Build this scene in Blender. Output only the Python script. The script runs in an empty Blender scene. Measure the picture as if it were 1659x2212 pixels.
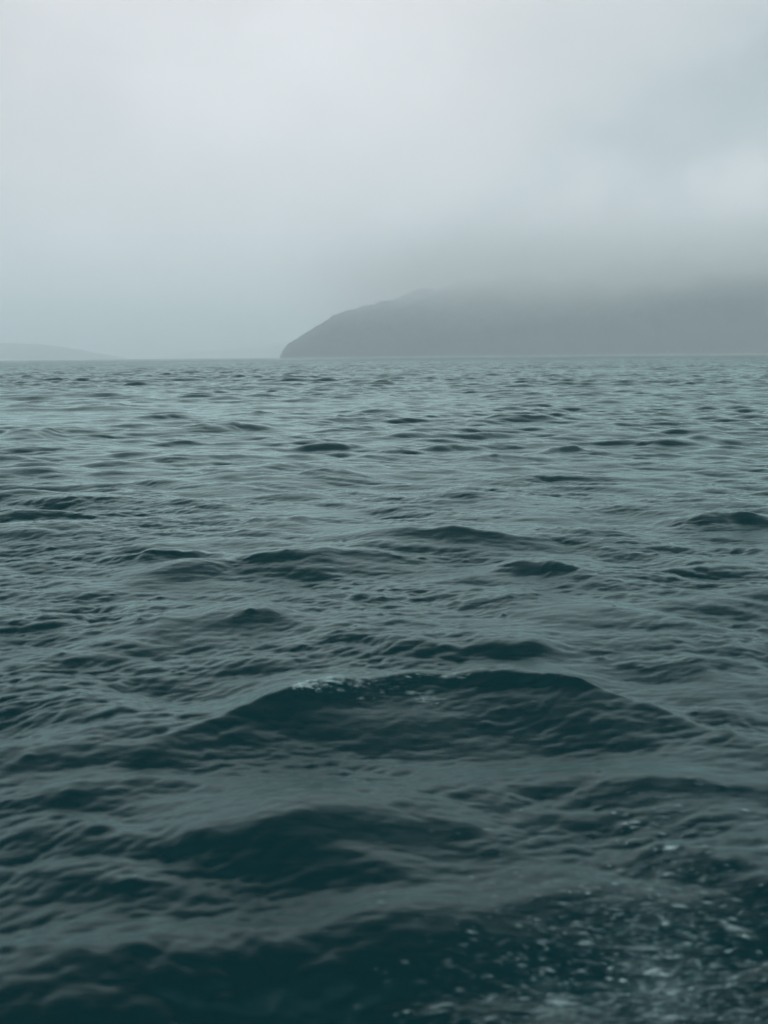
import bpy, math, numpy as np
from mathutils import Matrix, Vector
R = math.radians
C = bpy.context.scene.collection
rng = np.random.default_rng(7)

# ------------------------------------------------------------------ camera
CAM_H = 3.0
PITCH, ROLL = R(8.06), R(0.48)
HALF = R(25.0)                                   # half the vertical field of view
cam_d = bpy.data.cameras.new('camera')
cam = bpy.data.objects.new('camera', cam_d); C.objects.link(cam)
cam_d.sensor_fit = 'VERTICAL'; cam_d.sensor_height = 36.0; cam_d.sensor_width = 27.0
cam_d.lens = 18.0 / math.tan(HALF)
cam_d.clip_start = 0.05; cam_d.clip_end = 60000
fw = Vector((0, math.cos(PITCH), -math.sin(PITCH)))
u0 = Vector((0, math.sin(PITCH), math.cos(PITCH))); r0 = Vector((1, 0, 0))
ri = math.cos(ROLL) * r0 - math.sin(ROLL) * u0
up = math.sin(ROLL) * r0 + math.cos(ROLL) * u0
cam.matrix_world = Matrix(((ri.x, up.x, -fw.x, 0), (ri.y, up.y, -fw.y, 0), (ri.z, up.z, -fw.z, CAM_H), (0, 0, 0, 1)))
cam_d.dof.use_dof = True
cam_d.dof.focus_distance = 32.0
cam_d.dof.aperture_fstop = 1.4
bpy.context.scene.camera = cam

FP = 1106.0 / math.tan(HALF)
def ray(px, py):                                 # direction of a point of the photo (1659 x 2212)
    return (fw + ri * ((px - 829.5) / FP) + up * ((1106 - py) / FP)).normalized()
def at(px, py, z=0.0):                           # the same point on the water
    d = ray(px, py); t = (z - CAM_H) / d.z
    return d.x * t, d.y * t

# ------------------------------------------------------------------ sky
SUN_EL, SUN_AZ = R(38), R(165)                   # azimuth from +Y towards +X
sc = bpy.context.scene
w = bpy.data.worlds.new('World'); sc.world = w; w.use_nodes = True
nt = w.node_tree; nt.nodes.clear()
def N(t, typ, **kw):
    n = t.nodes.new(typ)
    for k, v in kw.items(): setattr(n, k, v)
    return n
def mth(t, op, a, b=None, clamp=False):
    n = N(t, 'ShaderNodeMath', operation=op, use_clamp=clamp)
    for i, v in enumerate((a, b)):
        if v is None: continue
        if hasattr(v, 'links'): t.links.new(v, n.inputs[i])
        else: n.inputs[i].default_value = v
    return n.outputs[0]
def mixc(t, fac, a, b):
    n = N(t, 'ShaderNodeMix', data_type='RGBA')
    for i, v in ((0, fac), (6, a), (7, b)):
        if hasattr(v, 'links'): t.links.new(v, n.inputs[i])
        else: n.inputs[i].default_value = v if i == 0 else (*v, 1)
    return n.outputs[2]
out = N(nt, 'ShaderNodeOutputWorld'); bg = N(nt, 'ShaderNodeBackground')
nt.links.new(bg.outputs[0], out.inputs[0])
bg.inputs[1].default_value = 0.1
sky = N(nt, 'ShaderNodeTexSky', sky_type='NISHITA', sun_disc=False)
sky.sun_elevation = SUN_EL; sky.sun_rotation = SUN_AZ
tc = N(nt, 'ShaderNodeTexCoord'); dirv = tc.outputs['Generated']
def lobe(px, py, wx, wy, rot=0.0):
    """soft patch of sky round the direction of (px, py): wx, wy radians wide, tilted by rot"""
    d = ray(px, py)
    rx = Vector((d.y, -d.x, 0)).normalized(); rz = rx.cross(d)
    a = math.cos(rot) * rx + math.sin(rot) * rz; b = -math.sin(rot) * rx + math.cos(rot) * rz
    tot = None
    for ax, wd in ((a, wx), (b, wy)):
        n = N(nt, 'ShaderNodeVectorMath', operation='DOT_PRODUCT'); nt.links.new(wob, n.inputs[0]); n.inputs[1].default_value = ax
        s = mth(nt, 'POWER', mth(nt, 'ABSOLUTE', mth(nt, 'DIVIDE', mth(nt, 'SUBTRACT', n.outputs['Value'], ax.dot(d)), wd)), 2)
        tot = s if tot is None else mth(nt, 'ADD', tot, s)
    # only the forward half
    n = N(nt, 'ShaderNodeVectorMath', operation='DOT_PRODUCT'); nt.links.new(dirv, n.inputs[0]); n.inputs[1].default_value = d
    front = mth(nt, 'MULTIPLY', n.outputs['Value'], 3, True)
    return mth(nt, 'MULTIPLY', mth(nt, 'POWER', 2.71828, mth(nt, 'MULTIPLY', tot, -1)), front)
# warp the directions a little so the banks are ragged
nz = N(nt, 'ShaderNodeTexNoise'); nz.inputs['Scale'].default_value = 6; nz.inputs['Detail'].default_value = 4; nz.inputs['Roughness'].default_value = .55
nt.links.new(dirv, nz.inputs['Vector'])
sub = N(nt, 'ShaderNodeVectorMath', operation='SUBTRACT'); nt.links.new(nz.outputs['Color'], sub.inputs[0]); sub.inputs[1].default_value = (.5, .5, .5)
scl = N(nt, 'ShaderNodeVectorMath', operation='SCALE'); nt.links.new(sub.outputs[0], scl.inputs[0]); scl.inputs['Scale'].default_value = .19
add = N(nt, 'ShaderNodeVectorMath', operation='ADD'); nt.links.new(dirv, add.inputs[0]); nt.links.new(scl.outputs[0], add.inputs[1])
wob = add.outputs[0]
LOBES = [  # px, py, width, height, tilt, amount
    (560, 170, .17, .10, .2, .13),
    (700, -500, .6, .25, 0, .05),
    (1560, 310, .28, .05, .30, -.14),
    (1750, 250, .20, .20, 0, -.07),
    (1180, 470, .13, .025, .35, -.05),
    (1480, 440, .28, .05, .25, .10),
    (1350, 530, .22, .035, .20, .16),
    (0, 420, .11, .08, 0, -.05),
    (560, 590, .32, .09, .03, .13),
]
SKY_BASE = .555
val = None
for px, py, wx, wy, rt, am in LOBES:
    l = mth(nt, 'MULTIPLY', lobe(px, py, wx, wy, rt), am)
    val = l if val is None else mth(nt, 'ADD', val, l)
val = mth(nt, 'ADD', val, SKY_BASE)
n2 = N(nt, 'ShaderNodeTexNoise'); n2.inputs['Scale'].default_value = 3.2; n2.inputs['Detail'].default_value = 5; n2.inputs['Roughness'].default_value = .5
mp = N(nt, 'ShaderNodeMapping'); mp.inputs['Scale'].default_value = (1, 1, 2.6); mp.inputs['Rotation'].default_value = (0, R(-14), 0)
nt.links.new(wob, mp.inputs['Vector']); nt.links.new(mp.outputs[0], n2.inputs['Vector'])
val = mth(nt, 'ADD', val, mth(nt, 'MULTIPLY', mth(nt, 'SUBTRACT', n2.outputs[0], .5), .20))
# unseen sky overhead, darkened so the near water reflects less light
sep = N(nt, 'ShaderNodeSeparateXYZ'); nt.links.new(dirv, sep.inputs[0])
mr = N(nt, 'ShaderNodeMapRange', interpolation_type='SMOOTHSTEP'); nt.links.new(sep.outputs[2], mr.inputs[0])
mr.inputs[1].default_value = .42; mr.inputs[2].default_value = .68; mr.inputs[3].default_value = 1.0; mr.inputs[4].default_value = .16
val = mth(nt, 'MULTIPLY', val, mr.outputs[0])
# bright sky patch added out of view behind the boat, to light the haze
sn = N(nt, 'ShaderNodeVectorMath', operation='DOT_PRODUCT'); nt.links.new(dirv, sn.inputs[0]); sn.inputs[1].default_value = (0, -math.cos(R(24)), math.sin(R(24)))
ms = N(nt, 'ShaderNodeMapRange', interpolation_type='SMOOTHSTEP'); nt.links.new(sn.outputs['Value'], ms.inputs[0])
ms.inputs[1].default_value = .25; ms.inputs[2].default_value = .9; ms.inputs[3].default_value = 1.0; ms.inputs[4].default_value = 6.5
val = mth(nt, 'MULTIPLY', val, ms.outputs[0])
cool = N(nt, 'ShaderNodeMapRange'); nt.links.new(val, cool.inputs[0]); cool.inputs[1].default_value = .15; cool.inputs[2].default_value = .62
tint = mixc(nt, cool.outputs[0], (.72, .99, 1.02), (.997, .980, 1.008))
vs = N(nt, 'ShaderNodeVectorMath', operation='SCALE'); nt.links.new(tint, vs.inputs[0])
nt.links.new(mth(nt, 'MULTIPLY', val, 10.0), vs.inputs['Scale'])
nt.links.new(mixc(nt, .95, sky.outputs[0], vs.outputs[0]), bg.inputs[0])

# ------------------------------------------------------------------ overcast sun
sd = bpy.data.lights.new('sun', 'SUN'); so = bpy.data.objects.new('sun', sd); C.objects.link(so)
sd.energy = 1.5; sd.angle = R(40); sd.color = (1, .97, .93)
sdir = Vector((math.sin(SUN_AZ) * math.cos(SUN_EL), math.cos(SUN_AZ) * math.cos(SUN_EL), math.sin(SUN_EL)))
so.rotation_euler = sdir.to_track_quat('Z', 'Y').to_euler(); so.location = (0, 0, 50)

vw = sc.view_settings; sc.display_settings.display_device = 'sRGB'
vw.view_transform = 'Standard'; vw.look = 'None'; vw.exposure = 0.42; vw.gamma = 1; vw.use_curve_mapping = False
cy = sc.cycles
cy.use_denoising = True; cy.denoiser = 'OPENIMAGEDENOISE'; cy.denoising_input_passes = 'RGB_ALBEDO_NORMAL'
cy.filter_width = 1.6
w.cycles.sampling_method = 'MANUAL'; w.cycles.sample_map_resolution = 512
cy.volume_bounces = 8
cy.max_bounces = 12
cy.transparent_max_bounces = 48

# ------------------------------------------------------------------ helpers
def mesh_obj(name, verts, faces, mat, attrs=None, kind=None, label=None, cat=None, smooth=True):
    verts = np.ascontiguousarray(verts, np.float32); faces = np.ascontiguousarray(faces, np.int32)
    me = bpy.data.meshes.new(name); n, k = faces.shape
    me.vertices.add(len(verts)); me.vertices.foreach_set('co', verts.ravel())
    me.loops.add(n * k); me.loops.foreach_set('vertex_index', faces.ravel())
    me.polygons.add(n); me.polygons.foreach_set('loop_start', np.arange(0, n * k, k, dtype=np.int32))
    if smooth: me.polygons.foreach_set('use_smooth', np.ones(n, bool))
    me.update(calc_edges=True)
    for a, v in (attrs or {}).items():
        at_ = me.attributes.new(a, 'FLOAT', 'POINT'); at_.data.foreach_set('value', np.ascontiguousarray(v, np.float32))
    me.materials.append(mat)
    o = bpy.data.objects.new(name, me); C.objects.link(o)
    if kind: o['kind'] = kind
    if label: o['label'] = label
    if cat: o['category'] = cat
    return o
def grid_faces(nr, nc, wrap=False):
    i = np.arange(nr - 1)[:, None]; j = np.arange(nc if wrap else nc - 1)[None, :]
    j2 = (j + 1) % nc
    a = i * nc + j; b = i * nc + j2; c = (i + 1) * nc + j2; d = (i + 1) * nc + j
    return np.stack([a, b, c, d], -1).reshape(-1, 4)
def material(name):
    m = bpy.data.materials.new(name); m.use_nodes = True
    t = m.node_tree; t.nodes.clear()
    o = N(t, 'ShaderNodeOutputMaterial')
    return m, t, o

# ------------------------------------------------------------------ the sea: wave bands
def tile(L, n, lmin, lmax, wdir, spread, slope, seed, p=4.0):
    """one periodic patch of random waves between two wavelengths, scaled to an rms slope"""
    g = np.random.default_rng(seed)
    k = np.fft.fftfreq(n, L / n) * 2 * np.pi
    kx, ky = np.meshgrid(k, k, indexing='xy'); kk = np.hypot(kx, ky); kk[0, 0] = 1
    th = np.arctan2(ky, kx) - wdir
    lam = 2 * np.pi / kk
    band = 1 / (1 + np.exp(-(np.log(lam / lmin)) * 9)) / (1 + np.exp((np.log(lam / lmax)) * 9))
    amp = kk ** (-p / 2) * np.abs(np.cos(th)) ** spread * (np.cos(th) > 0) * band + 0j
    amp[0, 0] = 0
    H = amp * (g.normal(size=(n, n)) + 1j * g.normal(size=(n, n)))
    h = np.fft.ifft2(H); dx = np.fft.ifft2(1j * kx / kk * H); dy = np.fft.ifft2(1j * ky / kk * H)
    s = np.sqrt(np.mean(np.real(np.fft.ifft2(1j * kx * H)) ** 2 + np.real(np.fft.ifft2(1j * ky * H)) ** 2))
    f = slope / s
    hr = h.real; sg = hr.std()
    if lmin > .9: h = hr + .35 * (hr * hr / sg - sg) + 0j
    return L, n, (h.real * f).astype(np.float32), (dx.real * f).astype(np.float32), (dy.real * f).astype(np.float32)
def sample(t, x, y, rot, off):
    L, n, *arrs = t
    c, s = math.cos(rot), math.sin(rot)
    u = ((c * x + s * y + off[0]) / L * n) % n; v = ((-s * x + c * y + off[1]) / L * n) % n
    i = np.floor(u).astype(np.int64); j = np.floor(v).astype(np.int64)
    fu = (u - i).astype(np.float32); fv = (v - j).astype(np.float32)
    i %= n; j %= n; i2 = (i + 1) % n; j2 = (j + 1) % n
    r = []
    for a in arrs:
        r.append((a[j, i] * (1 - fu) + a[j, i2] * fu) * (1 - fv) + (a[j2, i] * (1 - fu) + a[j2, i2] * fu) * fv)
    return r[0], c * r[1] - s * r[2], s * r[1] + c * r[2]
TOWARD = R(-90)                                   # the sea runs towards the boat
BANDS = [  # tile, rotation, offset, choppiness, finest wavelength
    (tile(211, 1024, 3.2, 8.0, TOWARD + R(-10), 6.0, .075, 11), R(0), (13, 40), 1.2, 2.6),
    (tile(83, 1024, 1.1, 3.2, TOWARD + R(12), 3.5, .085, 12), R(5), (5, 7), 1.1, .9),
    (tile(149, 1024, 2.6, 6.0, TOWARD + R(38), 6.0, .06, 21), R(3), (61, 18), 1.2, 2.2),
    (tile(67, 1024, .9, 2.6, TOWARD + R(-40), 4.0, .060, 22), R(-4), (9, 31), 1.1, .8),
    (tile(31, 1024, .36, 1.1, TOWARD + R(-6), 2.4, .078, 13), R(-9), (3, 1), 1.1, .3),
    (tile(9.7, 1024, .07, .36, TOWARD + R(8), 1.2, .12, 14), R(17), (0, 0), .9, .06),
]
# crests one can pick out in the photo: px, py of the crest, width px, height m, front length m, tilt (m of y per m of x)
CRESTS = [
    (950, 1440, 800, .42, .75, .04), (640, 1520, 360, .10, .6, -.10),
    (960, 1140, 460, .46, 1.2, .0), (700, 1180, 360, .36, 1.0, .0), (1180, 1212, 280, .34, .9, .0),
    (350, 1180, 240, .30, .8, .0), (590, 1112, 260, .26, 1.2, 0), (770, 895, 120, .42, 1.6, 0),
    (880, 930, 240, .36, 1.8, 0), (490, 915, 160, .40, 2.0, 0), (60, 925, 190, .45, 2.0, 0),
    (560, 890, 150, .38, 1.8, 0), (250, 872, 110, .40, 1.8, 0), (540, 1025, 330, .26, 1.8, 0),
    (720, 1020, 200, .24, 1.4, 0), (1240, 965, 130, .30, 1.6, 0), (1500, 945, 240, .36, 2.0, 0),
    (1060, 982, 120, .26, 1.4, 0), (1110, 900, 240, .36, 1.6, 0), (1570, 1115, 230, .24, 1.1, 0),
    (1250, 1140, 260, .22, 1.0, 0), (1060, 1072, 230, .20, 1.2, 0), (340, 1325, 250, .18, .8, .05),
    (560, 1332, 160, .14, .5, 0), (790, 1375, 330, .20, .8, 0), (1120, 1285, 150, .16, .5, 0),
    (1090, 1390, 330, .18, .7, 0), (1520, 1395, 330, .22, .8, 0), (160, 1500, 420, .24, .8, -.15),
    (1560, 1525, 260, .12, .5, .1), (1330, 1560, 190, .06, .45, 0), (1620, 1560, 130, .07, .35, 0),
    (450, 1790, 620, .20, .55, -.10), (250, 1690, 420, .12, .4, 0), (640, 1850, 420, .12, .5, -.08),
    (1500, 1690, 500, .14, .5, .12), (900, 1960, 900, .12, .6, .02), (130, 1720, 260, .12, .4, 0),
    (60, 1885, 500, .12, .4, -.12), (1480, 1840, 220, .14, .3, .15), (220, 2060, 500, .12, .35, -.1),
]
cr = []
for px, py, wpx, h, lf, tl in CRESTS:
    x, y = at(px, py, .62 * h); wid = wpx / FP * math.hypot(y, CAM_H) * .62; h *= (.62 if cr else .8) * float(np.interp(y, [9, 16, 25, 45], [1, 1.25, 1.4, 1.6]))
    cr.append((x, y, wid, h, lf, tl))
cg = np.random.default_rng(5); cr_ph = cg.uniform(0, 6.28, (len(cr), 3))
def bend(n, lf, ph): return 1.15 if n == 0 else .35 * lf * math.copysign(1, ph[1] - 2)
def crest_height(x, y):
    z = np.zeros(x.shape, np.float32)
    for n_, ((cx, cy_, wd, h, lf, tl), ph) in enumerate(zip(cr, cr_ph)):
        m = (np.abs(x - cx) < wd * 1.9) & (y > cy_ - lf * 4.5) & (y < cy_ + lf * 4.5)
        if not m.any(): continue
        dx = x[m] - cx
        line = cy_ + tl * dx + .20 * lf * np.sin(dx / wd * 3.1 + ph[0]) * (n_ > 0) - bend(n_, lf, ph) * (dx / wd) ** 2
        s = line - y[m]                           # > 0 on the face turned to the boat
        e = .10 * lf
        front = np.exp(-(np.sqrt(np.maximum(s, 0) ** 2 + e * e) - e) / (lf * .55))
        back = np.exp(-(np.sqrt(np.minimum(s, 0) ** 2 + e * e) - e) / (lf * .95))
        prof = np.where(s > 0, front, back)
        env = np.exp(-(np.abs(dx) / (wd * (.85 if n_ else 1.0))) ** (2 if n_ else 3.2)) * (1 + (.10 if n_ else .16) * np.sin(dx / wd * (4 if n_ else 5.5) + ph[1]) + .07 * np.sin(dx / wd * 11 + ph[2]) + .05 * np.sin(dx / wd * 19 + 2 * ph[1]))
        fade = np.clip((1.9 - np.abs(dx) / wd) * 3, 0, 1) * np.clip((4.5 - np.abs(s) / lf), 0, 1)
        z[m] += (h * prof * env * fade * .62).astype(np.float32)
    return z
# marks of the rain: small pocks and peaks
dg = np.random.default_rng(3); DN, DL = 1024, 12.0
drop = np.zeros((DN, DN), np.float32)
for _ in range(170):
    i, j = dg.integers(0, DN, 2); r = dg.uniform(.018, .045) / DL * DN; a = dg.uniform(.006, .02); q = int(r * 4) + 1
    yy, xx = np.mgrid[-q:q + 1, -q:q + 1]
    d = np.hypot(xx / 1.5, yy) / r
    drop[np.ix_((j + np.arange(-q, q + 1)) % DN, (i + np.arange(-q, q + 1)) % DN)] += (a * np.exp(-d * d)).astype(np.float32)
DROP = (DL, DN, drop, drop * 0, drop * 0)
def sea(x, y, cell=None):
    """where the still-water point x, y is carried to; cell = mesh spacing there"""
    X = x.copy(); Y = y.copy(); Z = np.zeros_like(x)
    # gusts: rougher and calmer patches
    gust = 1 + .38 * np.sin(x * .021 + y * .013 + 1) * np.sin(y * .031 - x * .007 + 2) + .30 * np.sin(x * .11 + 1.3 * np.sin(y * .05)) * np.sin(y * .083 + 3)
    for b, (t, rot, off, chop, fin) in enumerate(BANDS):
        h, dx, dy = sample(t, x, y, rot, off)
        a = np.ones_like(x) if cell is None else np.clip(fin * 1.6 / np.maximum(cell, 1e-6) - .9, 0, 1)
        g_ = (gust if b else 1.0)
        if b in (0, 2): g_ = g_ * (.5 + .32 * np.clip((np.hypot(x, y) - 50) / 60, 0, 1))
        if b in (1, 3): g_ = g_ * (.85 + .3 * np.clip((np.hypot(x, y) - 40) / 60, 0, 1))
        if b >= 4:                                # slick and rippled streaks
            g_ = g_ * np.clip(1 + .55 * np.sin(x * .9 + 2.1 * np.sin(y * .7 + 1)) * np.sin(y * 1.3 + 1.7 * np.sin(x * .45)), .35, 1.6)
        a = a * g_
        Z += h * a; X -= chop * dx * a; Y -= chop * dy * a
    near = np.clip(1.4 - np.hypot(x, y) / 60, 0, 1)
    Z += sample(DROP, x, y, .3, (0, 0))[0] * near
    c = crest_height(x, y)
    return X, Y, Z * (1 - .25 * np.clip(c / .25, 0, 1)) + c * 1.25
rr = [.05, .4, .8, 1.2, 1.6, 2.0, 2.3, 2.6, 2.85, 3.05, 3.2, 3.3]
while rr[-1] < 55: rr.append(rr[-1] * 1.0022)
while rr[-1] < 700: rr.append(rr[-1] * 1.0027)
while rr[-1] < 15000: rr.append(rr[-1] * 1.03)
rr = np.array(rr)
a_in = np.arange(-21.5, 21.5001, .055); a_out = []; a = 21.5; st = .08
while a < 178: a += st; st = min(st * 1.10, 3.0); a_out.append(a)
a_out = np.array(a_out); a_out = a_out[a_out < 179]
ang = np.radians(np.concatenate([-a_out[::-1], a_in, a_out]))
RR, AA = np.meshgrid(rr, ang, indexing='ij')
gx = (RR * np.sin(AA)).ravel(); gy = (RR * np.cos(AA)).ravel()
dr = np.gradient(rr); da = np.gradient(ang)
cell = np.maximum(np.repeat(dr[:, None], len(ang), 1), RR * da[None, :]).ravel()
X, Y, Z = sea(gx, gy, cell)
fall = np.clip(1 - (np.hypot(gx, gy) - 1500) / 1500, 0, 1)
coarse = np.clip((np.hypot(gx, gy) - 60) / 900, 0, 1) ** .6
Z *= fall; X = gx + (X - gx) * fall; Y = gy + (Y - gy) * fall

wm, t, o = material('sea_water')
body = N(t, 'ShaderNodeBsdfDiffuse'); body.inputs['Color'].default_value = (.0001, .0135, .0165, 1)
gl = N(t, 'ShaderNodeBsdfGlossy'); gl.inputs['Color'].default_value = (.81, .995, .98, 1); gl.inputs['Roughness'].default_value = .19
fr = N(t, 'ShaderNodeFresnel'); fr.inputs['IOR'].default_value = 1.333
wx = N(t, 'ShaderNodeMixShader'); co = N(t, 'ShaderNodeAttribute', attribute_name='coarse')   # far off, waves finer than the mesh hide part of the mirror
t.links.new(mth(t, 'MULTIPLY', fr.outputs[0], mth(t, 'SUBTRACT', 1.0, mth(t, 'MULTIPLY', co.outputs['Fac'], .54))), wx.inputs[0]); t.links.new(body.outputs[0], wx.inputs[1]); t.links.new(gl.outputs[0], wx.inputs[2])
t.links.new(wx.outputs[0], o.inputs[0])
geo = N(t, 'ShaderNodeNewGeometry')
mp = N(t, 'ShaderNodeMapping'); mp.inputs['Scale'].default_value = (.3, 1, 1); mp.inputs['Rotation'].default_value = (0, 0, R(8))
t.links.new(geo.outputs['Position'], mp.inputs['Vector'])
last = None
for sca, dist, det in ((40, .006, 4), (9, .016, 3)):
    nn = N(t, 'ShaderNodeTexNoise'); nn.inputs['Scale'].default_value = sca; nn.inputs['Detail'].default_value = det; nn.inputs['Roughness'].default_value = .6
    t.links.new(mp.outputs[0], nn.inputs['Vector'])
    bu = N(t, 'ShaderNodeBump'); bu.inputs['Distance'].default_value = dist; bu.inputs['Strength'].default_value = .5
    t.links.new(nn.outputs[0], bu.inputs['Height'])
    if last: t.links.new(last, bu.inputs['Normal'])
    last = bu.outputs[0]
for q_ in (gl, fr): t.links.new(last, q_.inputs['Normal'])
mesh_obj('sea_water', np.stack([X, Y, Z], 1), grid_faces(len(rr), len(ang), True), wm, {'coarse': coarse}, kind='structure',
         label='dark teal choppy sea under rain')

# ------------------------------------------------------------------ foam
fm, t, o = material('foam')
tr = N(t, 'ShaderNodeBsdfTransparent'); df = N(t, 'ShaderNodeBsdfPrincipled')
df.inputs['Base Color'].default_value = (.40, .57, .58, 1); df.inputs['Roughness'].default_value = .8
mx = N(t, 'ShaderNodeMixShader'); at_ = N(t, 'ShaderNodeAttribute', attribute_name='cover')
t.links.new(at_.outputs['Fac'], mx.inputs[0]); t.links.new(tr.outputs[0], mx.inputs[1]); t.links.new(df.outputs[0], mx.inputs[2])
t.links.new(mx.outputs[0], o.inputs[0])
def flakes(name, cx, cy_, rx, ry, rot, cov, label, seed):
    g = np.random.default_rng(seed); n = len(cx); K = 14; rings = (.0, .45, 1.0)
    th = np.linspace(0, 2 * np.pi, K, endpoint=False)[None, :]
    wob = 1 + .28 * np.sin(2 * th + g.uniform(0, 6.3, (n, 1))) + .22 * np.sin(3 * th + g.uniform(0, 6.3, (n, 1))) + .12 * g.normal(size=(n, K))
    px, py, al = [], [], []
    for q in rings:
        ex = np.cos(th) * rx[:, None] * wob * q; ey = np.sin(th) * ry[:, None] * wob * q
        c, s = np.cos(rot)[:, None], np.sin(rot)[:, None]
        px.append(cx[:, None] + c * ex - s * ey); py.append(cy_[:, None] + s * ex + c * ey)
        al.append(np.repeat((cov * (1.0, .7, 0.0)[rings.index(q)])[:, None], K, 1))
    px = np.stack(px, 1).ravel(); py = np.stack(py, 1).ravel(); al = np.stack(al, 1).ravel()
    X, Y, Z = sea(px, py, np.hypot(px, py) * .0022)
    f0 = grid_faces(3, K, True); f = (f0[None] + (np.arange(n) * 3 * K)[:, None, None]).reshape(-1, 4)
    return mesh_obj(name, np.stack([X, Y, Z + .012], 1), f, fm, {'cover': al}, 'stuff', label)
# boat wash at the lower right: dabs gathered along a broken trail
g = np.random.default_rng(21); PX, PY, SZ, CV = [], [], [], []
TRAIL = [(1445, 1850, 90, 80, 110), (1400, 1960, 130, 60, 150), (1430, 2050, 140, 55, 170), (1200, 2130, 170, 45, 150), (1500, 2130, 150, 60, 170),
         (1250, 2000, 170, 80, 120), (1350, 2180, 200, 45, 190), (1600, 2100, 90, 90, 90), (1150, 1960, 130, 80, 40), (1560, 1930, 90, 90, 60),
         (1080, 2160, 100, 40, 40), (1390, 1760, 110, 50, 25), (1180, 1880, 180, 60, 30), (1420, 2100, 40, 30, 60), (1200, 2130, 35, 18, 40)]
for mx_, my_, sx, sy, n in TRAIL:
    for _ in range(int(n * 3.2)):
        PX.append(g.normal(mx_, sx)); PY.append(g.normal(my_, sy)); SZ.append(g.lognormal(-.35, .5)); CV.append(min(.7, g.gamma(1.1, .12)))
for mx_, my_, sx, sy, n in [(1430, 1880, 60, 60, 40), (1410, 1990, 60, 60, 60), (1410, 2080, 50, 40, 70), (1210, 2130, 70, 25, 50), (1480, 2120, 120, 50, 60)]:
    for _ in range(n):                            # fainter, wider patches of spent foam
        PX.append(g.normal(mx_, sx)); PY.append(g.normal(my_, sy)); SZ.append(g.uniform(2, 6)); CV.append(g.uniform(.005, .022))
q = [at(a, b) for a, b in zip(PX, PY)]
cx = np.array([v[0] for v in q]); cy_ = np.array([v[1] for v in q]); SZ = np.array(SZ)
flakes('wash_foam', cx, cy_, .028 * SZ, .0050 * SZ, g.normal(0, .12, len(cx)), np.array(CV), 'blurred pale foam flecks of the boat wash at the lower right', 1)
# white cap on the big crest
x0, y0, wd, *_ = cr[0]
PX, PY, SZ, CV = [], [], [], []
cx0, cy0, wd, hh_, lf, tl = cr[0]
FX, FY = [], []
def crest_line(px):
    """still-water points along the top of the big crest, from their bearing"""
    dx = (px - CRESTS[0][0]) / FP * math.hypot(cy0, CAM_H)
    return cx0 + dx, cy0 + tl * dx - bend(0, lf, None) * (dx / wd) ** 2
for _ in range(520):
    u = g.beta(1.0, 2.0); x, y = crest_line(650 + 260 * u)
    FX.append(x + g.normal(0, .03)); FY.append(y - abs(g.normal(0, .03 + .16 * u))); SZ.append(g.lognormal(-.45, .5) * (.8 - .3 * u)); CV.append(min(.5, g.gamma(2, .09) * (1.1 - .9 * u)))
for _ in range(50):
    x, y = crest_line(g.normal(925, 12)); FX.append(x); FY.append(y - g.normal(.42, .06)); SZ.append(g.lognormal(-.3, .4)); CV.append(min(.5, g.gamma(2, .07)))
for _ in range(60):
    x, y = crest_line(g.uniform(860, 1010)); FX.append(x); FY.append(y - g.normal(.02, .03)); SZ.append(g.lognormal(-.5, .4)); CV.append(min(.4, g.gamma(2, .06)))
cx = np.array(FX); cy_ = np.array(FY); SZ = np.array(SZ)
flakes('crest_foam', cx, cy_, .045 * SZ, .014 * SZ, g.normal(.1, .15, len(cx)), np.array(CV), 'thin white foam breaking along the largest crest', 2)

# ------------------------------------------------------------------ hills
hm, t, o = material('wooded_hillside')
p = N(t, 'ShaderNodeBsdfPrincipled'); t.links.new(p.outputs[0], o.inputs[0]); p.inputs['Roughness'].default_value = .9
nn = N(t, 'ShaderNodeTexNoise'); nn.inputs['Scale'].default_value = .02; nn.inputs['Detail'].default_value = 6
ge = N(t, 'ShaderNodeNewGeometry'); t.links.new(ge.outputs['Position'], nn.inputs['Vector'])
sz_ = N(t, 'ShaderNodeSeparateXYZ'); t.links.new(ge.outputs['Position'], sz_.inputs[0])
rock = mth(t, 'LESS_THAN', mth(t, 'ADD', sz_.outputs[2], mth(t, 'MULTIPLY', nn.outputs[0], 3)), 5.0)
t.links.new(mixc(t, rock, mixc(t, nn.outputs[0], (.006, .024, .028), (.009, .029, .032)), (.08, .12, .12)), p.inputs['Base Color'])
def fbm(x, y, s, seed, octs=5):
    g = np.random.default_rng(seed); z = np.zeros_like(x)
    for k in range(octs):
        for _ in range(4):
            th = g.uniform(0, 6.28); z += np.sin((x * math.cos(th) + y * math.sin(th)) / s * 2 ** k * g.uniform(.8, 1.3) * 6.28 + g.uniform(0, 6.28)) * .5 ** k
    return z / 4
def hill(name, X0, X1, Y0, Y1, nx, ny, hf, label, mat=hm):
    xs = np.linspace(X0, X1, nx); ys = np.linspace(Y0, Y1, ny)
    gx, gy = np.meshgrid(xs, ys, indexing='xy'); gx = gx.ravel(); gy = gy.ravel()
    z = hf(gx, gy)
    return mesh_obj(name, np.stack([gx, gy, z], 1), grid_faces(ny, nx), mat, kind='structure', label=label)
D1 = 2500.0; S1 = D1 / FP
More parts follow.
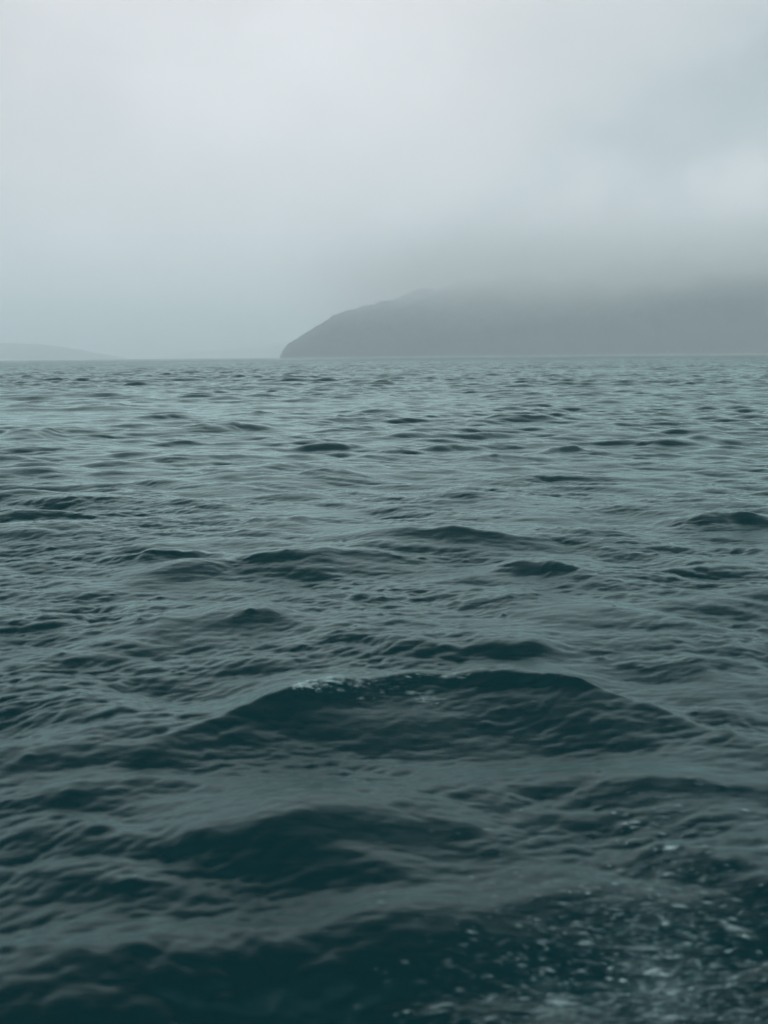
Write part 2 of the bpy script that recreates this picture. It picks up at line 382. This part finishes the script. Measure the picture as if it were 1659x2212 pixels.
def right_h(x, y):
    px = 829.5 + x / y * FP                       # bearing of the place, for the profile of the headland
    u = x + 228 + .10 * (y - D1)                 # metres from the point
    prof = np.interp(u, [-60, 0, 12, 30, 60, 100, 170, 240, 340, 470, 620, 900, 1500, 2600, 4200], [-30, -6, 20, 36, 55, 79, 110, 132, 155, 180, 198, 210, 215, 215, 180])
    shore = np.maximum(D1 - .25 * u, 1950) + 40 * np.sin(u / 310) + 18 * np.sin(u / 97 + 1)
    v = y - shore
    rise = np.interp(v, [-80, 0, 25, 120, 400, 900, 1700, 2500], [-30, -1, .25 * 60, 0, 0, 0, 0, 0])
    k = np.clip(v / 420, 0, 1) ** .62 * np.clip((2600 - v) / 900, 0, 1)
    z = prof * k * (1 + .15 * fbm(x, y, 300, 2)) + 4.5 * fbm(x, y, 45, 3, 4) * np.clip(k * 5, 0, 1)
    return np.where(v < 0, np.minimum(-3 + v * .05, -3), np.where(prof < 0, prof, z - 3 + np.clip(v / 6, 0, 4)))
hill('hills', -330, 3600, 1850, 4900, 560, 520, right_h, 'dark wooded headland running out of the frame to the right, its top lost in cloud')
D2 = 7000.0; S2 = D2 / FP
def left_h(x, y):
    px = 829.5 + x / D2 * FP
    prof = np.interp(px, [-900, -500, -100, 0, 60, 110, 160, 205, 245, 270], [40, 80, 40, 38, 34, 26, 15, 5, -6, -6]) * S2
    v = np.clip(1 - ((y - 7500) / 650) ** 2, 0, 1)
    return prof * v ** .5 * 1.0 + 6 * fbm(x, y, 160, 5, 4) * v - 4
hill('hills', -5200, -1300, 6850, 8150, 300, 90, left_h, 'low pale headland at the left horizon')
D3 = 12000.0
def far_h(x, y):
    px = 829.5 + x / D3 * FP
    prof = np.interp(px, [300, 350, 420, 500, 600, 720, 900], [-5, 5, 16, 22, 32, 40, 50]) * D3 / FP
    v = np.clip(1 - ((y - 12500) / 600) ** 2, 0, 1)
    return prof * v ** .5 + 5 * fbm(x, y, 300, 6, 3) * v - 5
hill('hills', -2900, 600, 11900, 13100, 200, 60, far_h, 'faint far hills almost lost in the haze beyond the headland')

# ------------------------------------------------------------------ air
def box(name, a, b, mat, label):
    x0, y0, z0 = a; x1, y1, z1 = b
    v = [(x0, y0, z0), (x1, y0, z0), (x1, y1, z0), (x0, y1, z0), (x0, y0, z1), (x1, y0, z1), (x1, y1, z1), (x0, y1, z1)]
    f = [(0, 3, 2, 1), (4, 5, 6, 7), (0, 1, 5, 4), (1, 2, 6, 5), (2, 3, 7, 6), (3, 0, 4, 7)]
    return mesh_obj(name, np.array(v), np.array(f), mat, kind='stuff', label=label, smooth=False)
hz, t, o = material('haze')
pv = N(t, 'ShaderNodeVolumePrincipled'); t.links.new(pv.outputs[0], o.inputs['Volume'])
pv.inputs['Color'].default_value = (.855, .974, 1.0, 1); pv.inputs['Density'].default_value = .00031; pv.inputs['Anisotropy'].default_value = .2
box('haze', (-15500, -15500, -32), (15500, 15500, 520), hz, 'thin grey haze over the water')

lc, t, o = material('low_cloud')
pv = N(t, 'ShaderNodeVolumePrincipled'); t.links.new(pv.outputs[0], o.inputs['Volume'])
pv.inputs['Color'].default_value = (.99, .998, 1, 1); pv.inputs['Anisotropy'].default_value = .68
ge = N(t, 'ShaderNodeNewGeometry'); sp = N(t, 'ShaderNodeSeparateXYZ'); t.links.new(ge.outputs['Position'], sp.inputs[0])
nn = N(t, 'ShaderNodeTexNoise'); nn.inputs['Scale'].default_value = .0042; nn.inputs['Detail'].default_value = 3
mp = N(t, 'ShaderNodeMapping'); mp.inputs['Scale'].default_value = (.55, .8, 1); t.links.new(ge.outputs['Position'], mp.inputs[0]); t.links.new(mp.outputs[0], nn.inputs['Vector'])
base = N(t, 'ShaderNodeMapRange'); t.links.new(sp.outputs[0], base.inputs[0])
base.inputs[1].default_value = -230; base.inputs[2].default_value = 900; base.inputs[3].default_value = 55; base.inputs[4].default_value = 112
zz = mth(t, 'ADD', mth(t, 'SUBTRACT', sp.outputs[2], base.outputs[0]), mth(t, 'MULTIPLY', mth(t, 'SUBTRACT', nn.outputs[0], .5), 190))
ramp = N(t, 'ShaderNodeMapRange', interpolation_type='SMOOTHSTEP'); t.links.new(zz, ramp.inputs[0]); ramp.inputs[1].default_value = -25; ramp.inputs[2].default_value = 140
topf = N(t, 'ShaderNodeMapRange', interpolation_type='SMOOTHSTEP'); t.links.new(zz, topf.inputs[0]); topf.inputs[1].default_value = 240; topf.inputs[2].default_value = 80
lef = N(t, 'ShaderNodeMapRange', interpolation_type='SMOOTHSTEP'); t.links.new(sp.outputs[0], lef.inputs[0]); lef.inputs[1].default_value = -300; lef.inputs[2].default_value = 420
fro = N(t, 'ShaderNodeMapRange', interpolation_type='SMOOTHSTEP'); t.links.new(sp.outputs[1], fro.inputs[0]); fro.inputs[1].default_value = 1700; fro.inputs[2].default_value = 2200
dens = mth(t, 'MULTIPLY', mth(t, 'MULTIPLY', ramp.outputs[0], topf.outputs[0]), mth(t, 'MULTIPLY', lef.outputs[0], fro.outputs[0]))
t.links.new(mth(t, 'MULTIPLY', dens, 0.0045), pv.inputs['Density'])
box('low_cloud', (-510, 1690, 40), (3800, 4000, 516), lc, 'soft low cloud swallowing the top of the headland')
